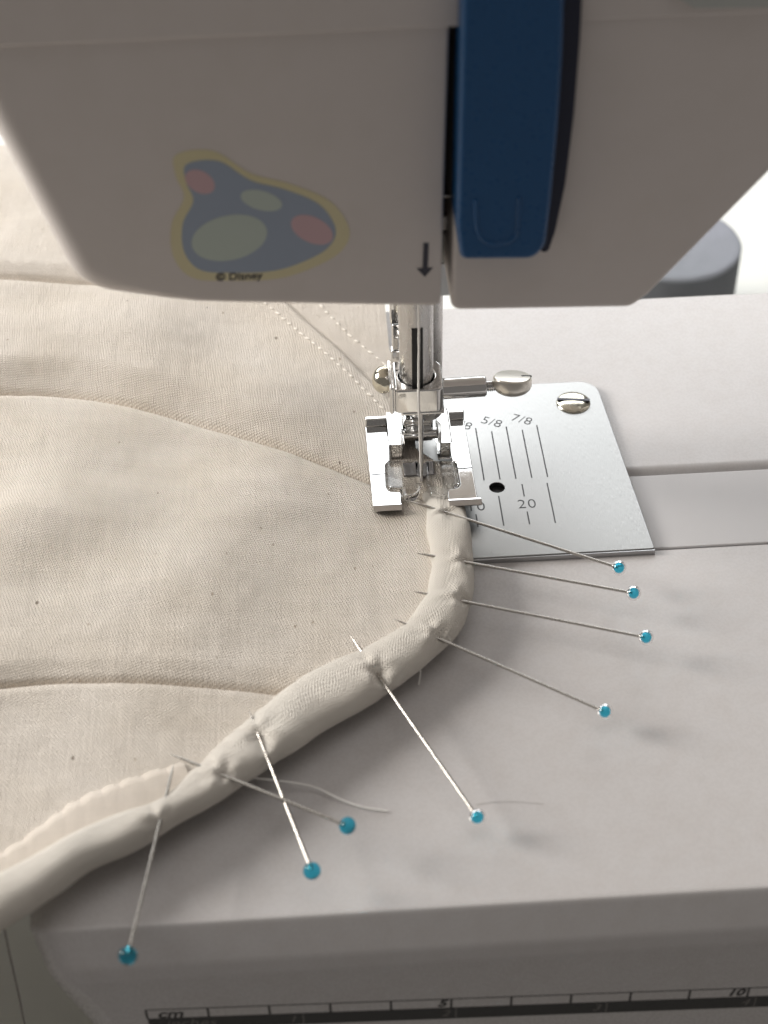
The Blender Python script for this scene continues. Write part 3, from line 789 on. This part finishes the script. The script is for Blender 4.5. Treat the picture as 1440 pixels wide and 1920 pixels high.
# pins: (tip, entry, head, tip height, head height, label)
PINS = [((764, 938), (836, 963), (1156, 1063), .30, .50, 'uppermost blue-headed pin, its bead close to the front edge of the metal plate'),
        ((780, 1037), (872, 1048), (1183, 1111), .45, .46, 'blue-headed pin with its bead just below the uppermost bead'),
        ((775, 1109), (866, 1126), (1206, 1194), .48, .44, 'blue-headed pin whose bead lies farthest to the right'),
        ((740, 1161), (822, 1195), (1129, 1332), .56, .34, 'blue-headed pin sloping down right, bead alone on the right of the white bed'),
        ((657, 1191), (707, 1268), (892, 1528), .57, .32, 'blue-headed pin slanting steeply towards the middle of the front bed edge'),
        ((467, 1333), (485, 1377), (583, 1628), .69, .54, 'steep blue-headed pin passing under another pin that crosses it'),
        ((320, 1414), (417, 1455), (646, 1546), .72, .66, 'blue-headed pin lying across the top of the steep one'),
        ((326, 1432), (301, 1552), (241, 1786), .76, .72, 'lowest blue-headed pin, leaning left with its bead in front of the machine')]
pin_geo = []
for (t_, e_, h_, zt_, zh, lab) in PINS:
    T, Hd = at(*t_, zt_), at(*h_, zh)
    # entry on the line
    f_ = (Vector(e_) - Vector(t_)).length / (Vector(h_) - Vector(t_)).length
    pin_geo.append((T, T.lerp(Hd, f_), Hd))
# binding tube
def make_binding():
    n, sg = len(BP), 44
    seglen = np.concatenate([[0], np.cumsum(np.hypot(*np.diff(BP[:, :2], axis=0).T))])
    V = []; UV = []; circ_len = 2.4
    tang = np.gradient(BP[:, :2], axis=0); tang /= np.linalg.norm(tang, axis=1)[:, None]
    ents = []
    for T, E_, Hd in pin_geo:
        d_ = np.hypot(BP[:, 0] - E_.x, BP[:, 1] - E_.y); i = int(d_.argmin())
        lat_ = Vector((-tang[i][1], tang[i][0])); v = Vector((E_.x - BP[i, 0], E_.y - BP[i, 1]))
        # outward = away from cloth = towards the pin head
        dirv = Vector((Hd.x - T.x, Hd.y - T.y)).normalized()
        ents.append((seglen[i], E_, dirv, T, Hd))
    for i in range(n):
        cx_, cy_, cz_, a_, b_ = BP[i]
        lat_ = np.array([tang[i][1], -tang[i][0]])
        # make lat point away from the cloth (outwards)
        probe = inside(region, np.array([[cx_ + lat_[0] * .2]]), np.array([[cy_ + lat_[1] * .2]]))[0, 0]
        if probe: lat_ = -lat_
        pinch = 0
        for s_, E_, dv, T, Hd in ents: pinch += math.exp(-((seglen[i] - s_) / .22) ** 2)
        a2 = a_ * (1 + .036 * noise.noise((seglen[i] * 1.1, 3, 0)) - .035 * min(pinch, 1))
        b2 = b_ * (1 + .06 * noise.noise((seglen[i] * 1.3, 9, 0)) - .05 * min(pinch, 1))
        for k in range(sg):
            th = 2 * math.pi * k / sg
            c_, s_ = math.cos(th), math.sin(th)
            ee = .86
            ux_ = a2 * math.copysign(abs(c_) ** ee, c_); uz = b2 * math.copysign(abs(s_) ** ee, s_)
            p = Vector((cx_ + lat_[0] * ux_, cy_ + lat_[1] * ux_, cz_ + uz))
            # gentle oblique puckers
            d_ = .020 * noise.noise((seglen[i] * 2.2 + ux_ * 1.6, ux_ * 1.5, uz * 2)) + .036 * noise.noise((seglen[i] * .9 - ux_ * 1.3, 7 + ux_, 1.5))
            p += Vector((lat_[0] * c_, lat_[1] * c_, s_)) * d_
            if uz > -b2 * .6:
                for s0_, E_, dv, T, Hd in ents:
                    ds = seglen[i] - s0_
                    if abs(ds) > 1.2: continue
                    rel = Vector((p.x - E_.x, p.y - E_.y)); f_ = rel.dot(dv); sd = rel.x * -dv.y + rel.y * dv.x
                    g_ = math.exp(-(sd / .13) ** 2); wd = 1 / (1 + math.exp(-(f_ + .015) / .022))
                    line_z = E_.z + (Hd.z - T.z) / (Hd - T).length * f_ - .018
                    if p.z > line_z: p.z += max(line_z - p.z, -.16) * g_ * wd * (1 - max(0, min(1, (f_ - .3) / .3)))
                    # tented cloth on the inner side of the entry
                    p.z += .035 * math.exp(-((f_ + .12) / .1) ** 2) * math.exp(-(sd / .16) ** 2) * max(0, s_)
                    # oblique creases fanning from the entry
                    ang_ = math.atan2(sd, f_); rr_ = math.hypot(f_, sd)
                    p.z += .022 * math.sin(ang_ * 5 + s0_) * math.exp(-((rr_ - .22) / .16) ** 2) * max(0, s_)
            V.append(p); UV.append((seglen[i], th / (2 * math.pi) * circ_len))
    me = bpy.data.meshes.new('binding'); F = []
    for i in range(n - 1):
        for k in range(sg):
            j = (k + 1) % sg; F.append((i * sg + k, i * sg + j, (i + 1) * sg + j, (i + 1) * sg + k))
    F.append(tuple(range(sg))); F.append(tuple((n - 1) * sg + k for k in range(sg)))
    me.from_pydata([tuple(v) for v in V], [], F)
    uvl = me.uv_layers.new(name='UVMap')
    for p in me.polygons:
        for l in p.loop_indices:
            vi = me.loops[l].vertex_index; u_, v_ = UV[vi]
            if len(p.vertices) == 4 and v_ == 0 and any(UV[x][1] > circ_len * .8 for x in p.vertices): v_ = circ_len
            uvl.data[l].uv = (u_, v_)
    bm = bmesh.new(); bm.from_mesh(me); bmesh.ops.recalc_face_normals(bm, faces=bm.faces); bm.to_mesh(me); bm.free()
    return link('binding', me, M['binding'], cloth_root)
make_binding()
# raw scalloped edge of the binding strip lying on the cloth
def raw_edge():
    inn = smooth_path([tuple(at(x, y, .5)) for x, y in ((362, 1478), (340, 1512), (262, 1550), (160, 1598), (70, 1646), (-50, 1708))], 40)
    out = smooth_path([tuple(at(x, y, .5)) for x, y in ((345, 1432), (316, 1442), (232, 1474), (130, 1522), (30, 1590), (-60, 1640))], 40)
    n = len(inn); V = []; F = []; UV = []
    s = 0
    for i in range(n):
        a = Vector(inn[i]); b = Vector(out[i])
        if i: s += (Vector(out[i]) - Vector(out[i - 1])).length
        b = a.lerp(b, 1 + .05 * (abs(math.sin(s * 9 + .8 * noise.noise((s * 1.5, 0, 0)))) - .5))
        for k in range(6):
            p = a.lerp(b, k / 5)
            h_ = float(hfield(np.array([p.x]), np.array([p.y]))[0])
            bulge = .003 * abs(math.sin(s * 9)) * (k / 5)
            V.append((p.x, p.y, h_ + .035 + .05 * (1 - (k / 5) ** 3) * .5 + bulge)); UV.append((p.x, p.y))
        V.append((b.x, b.y, h_ - .03)); UV.append((b.x + .05, b.y))
    for i in range(n - 1):
        for k in range(6): F.append((i * 7 + k, i * 7 + k + 1, (i + 1) * 7 + k + 1, (i + 1) * 7 + k))
    me = bpy.data.meshes.new('seam_allowance'); me.from_pydata(V, [], F)
    uvl = me.uv_layers.new(name='UVMap')
    for l in me.loops: uvl.data[l.index].uv = UV[l.vertex_index]
    bm = bmesh.new(); bm.from_mesh(me); bmesh.ops.recalc_face_normals(bm, faces=bm.faces)
    if sum(f.normal.z for f in bm.faces) < 0: bmesh.ops.reverse_faces(bm, faces=bm.faces)
    bm.to_mesh(me); bm.free()
    link('seam_allowance', me, M['raw'], cloth_root)
raw_edge()
# topstitching either side of the diagonal seam
st_me = None
def stitches(px, n):
    global st_me
    P = np.array(smooth_path([tuple(at(x, y, .25)) for x, y in px], 20))
    L_ = np.concatenate([[0], np.cumsum(np.linalg.norm(np.diff(P, axis=0), axis=1))])
    for i in range(n):
        s = L_[-1] * (i + .5) / n
        p = np.array([np.interp(s, L_, P[:, k]) for k in range(3)]); q = np.array([np.interp(min(s + .05, L_[-1]), L_, P[:, k]) for k in range(3)])
        z = float(hfield(np.array([p[0]]), np.array([p[1]]))[0])
        if st_me is None:
            bm = bmesh.new(); bmesh.ops.create_icosphere(bm, subdivisions=2, radius=1)
            st_me = bpy.data.meshes.new('stitch'); bm.to_mesh(st_me); bm.free()
            st_me.materials.append(mat('stitch_thread', (.84, .79, .72), .8))
            for f in st_me.polygons: f.use_smooth = True
        o = bpy.data.objects.new('stitch', st_me); COL.objects.link(o); o.parent = cloth_root
        o.matrix_parent_inverse = Matrix.Translation(-cloth_root.location)
        o.location = (p[0], p[1], z + random.uniform(.0, .008)); o.scale = (random.uniform(.055, .08), random.uniform(.02, .027), .018)
        o.rotation_euler = (0, 0, math.atan2(q[1] - p[1], q[0] - p[0]) + random.uniform(-.12, .12) + .25)
stitches([(470, 560), (515, 594), (570, 640), (630, 690), (690, 745), (722, 776)], 22)
stitches([(590, 565), (612, 590), (660, 635), (716, 678), (735, 700)], 13)

# ================================================================== PINS
bead_me = None
for (T, E_, Hd), P_ in zip(pin_geo, PINS):
    root = empty('sewing_pin', Hd, label=P_[5], cat='pin', group='blue-headed pins along the binding')
    v = (Hd - T); L_ = v.length
    bm = lathe([(0, .003), (.12, .016), (.28, .026), (L_ * .5, .028), (L_ + .02, .028)], T, v, 12)
    obj('shaft', bm, M['pin'], root)
    bm = bmesh.new(); bmesh.ops.create_uvsphere(bm, u_segments=32, v_segments=20, radius=.138)
    bm.transform(Matrix.Translation(Hd + v.normalized() * .05) @ v.to_track_quat('Z', 'Y').to_matrix().to_4x4() @ Matrix.Diagonal((1, 1, .95, 1)))
    obj('bead', bm, M['bead'], root)

# ================================================================== THREADS
pts = []
for (x, y, Y) in ((784, 500, -.9), (785, 560, -.75), (785.5, 620, -.6), (785, 700, -.52), (785, 735, -.52), (786, 772, -.54), (786.5, 790, -.50), (787.5, 830, -.30)):
    pts.append(tuple(aty(x, y, Y)))
pts += [(nt.x - .01, -.075, .55), (nt.x + .0, -.055, .28)]
pp = smooth_path(pts, 10)
pp = [(p[0] + .006 * noise.noise((p[2] * 3, 0, 0)), p[1], p[2]) for p in pp]
bm = tube(pp, [.021 + .006 * noise.noise((i * .35, 2, 0)) for i in range(len(pp))], 8)
tag(obj('needle_thread', bm, M['thread'], None), 'white sewing thread running down in front of the needle clamp to the needle', 'thread')
def loose(px, z, r, m, name, lab, n=12):
    pts = [tuple(at(x, y, zz)) for (x, y), zz in zip(px, z)]
    tag(obj(name, tube(smooth_path(pts, n), r, 6), m), lab, 'thread')
loose([(440, 1452), (480, 1459), (540, 1466), (590, 1476), (640, 1499), (680, 1513), (726, 1521)], [.25, .2, .1, .02, -.02, -.05, -.09], .016, M['thread'], 'loose_thread', 'long pale thread tail curling out from under the binding onto the bed')
loose([(787, 1240), (788, 1262), (785, 1284)], [.15, .05, -.09], .016, M['thread'], 'loose_thread', 'very short white thread end hanging under the curve of the binding')
loose([(893, 1509), (930, 1504), (975, 1504), (1020, 1508)], [ZB + .004] * 4, .0022, M['hair'], 'fine_hair', 'fine grey hair lying on the bed beside the bead of the steep middle pin')
loose([(4, 1722), (18, 1790), (34, 1860), (50, 1940)], [.2, -1.2, -2.6, -4.0], .02, M['hair'], 'loose_thread', 'dark thread hanging down from the binding at the lower left corner')

# ================================================================== BACKGROUND OBJECT
gc = at(1262, 452, ZT + 3.2)
rg = (at(1390, 446, ZT + 3.2) - at(1262, 446, ZT + 3.2)).length
tin = empty('round_box', (gc.x, gc.y, ZT), label='round dark grey cloth-covered box standing behind the machine at the right', cat='box')
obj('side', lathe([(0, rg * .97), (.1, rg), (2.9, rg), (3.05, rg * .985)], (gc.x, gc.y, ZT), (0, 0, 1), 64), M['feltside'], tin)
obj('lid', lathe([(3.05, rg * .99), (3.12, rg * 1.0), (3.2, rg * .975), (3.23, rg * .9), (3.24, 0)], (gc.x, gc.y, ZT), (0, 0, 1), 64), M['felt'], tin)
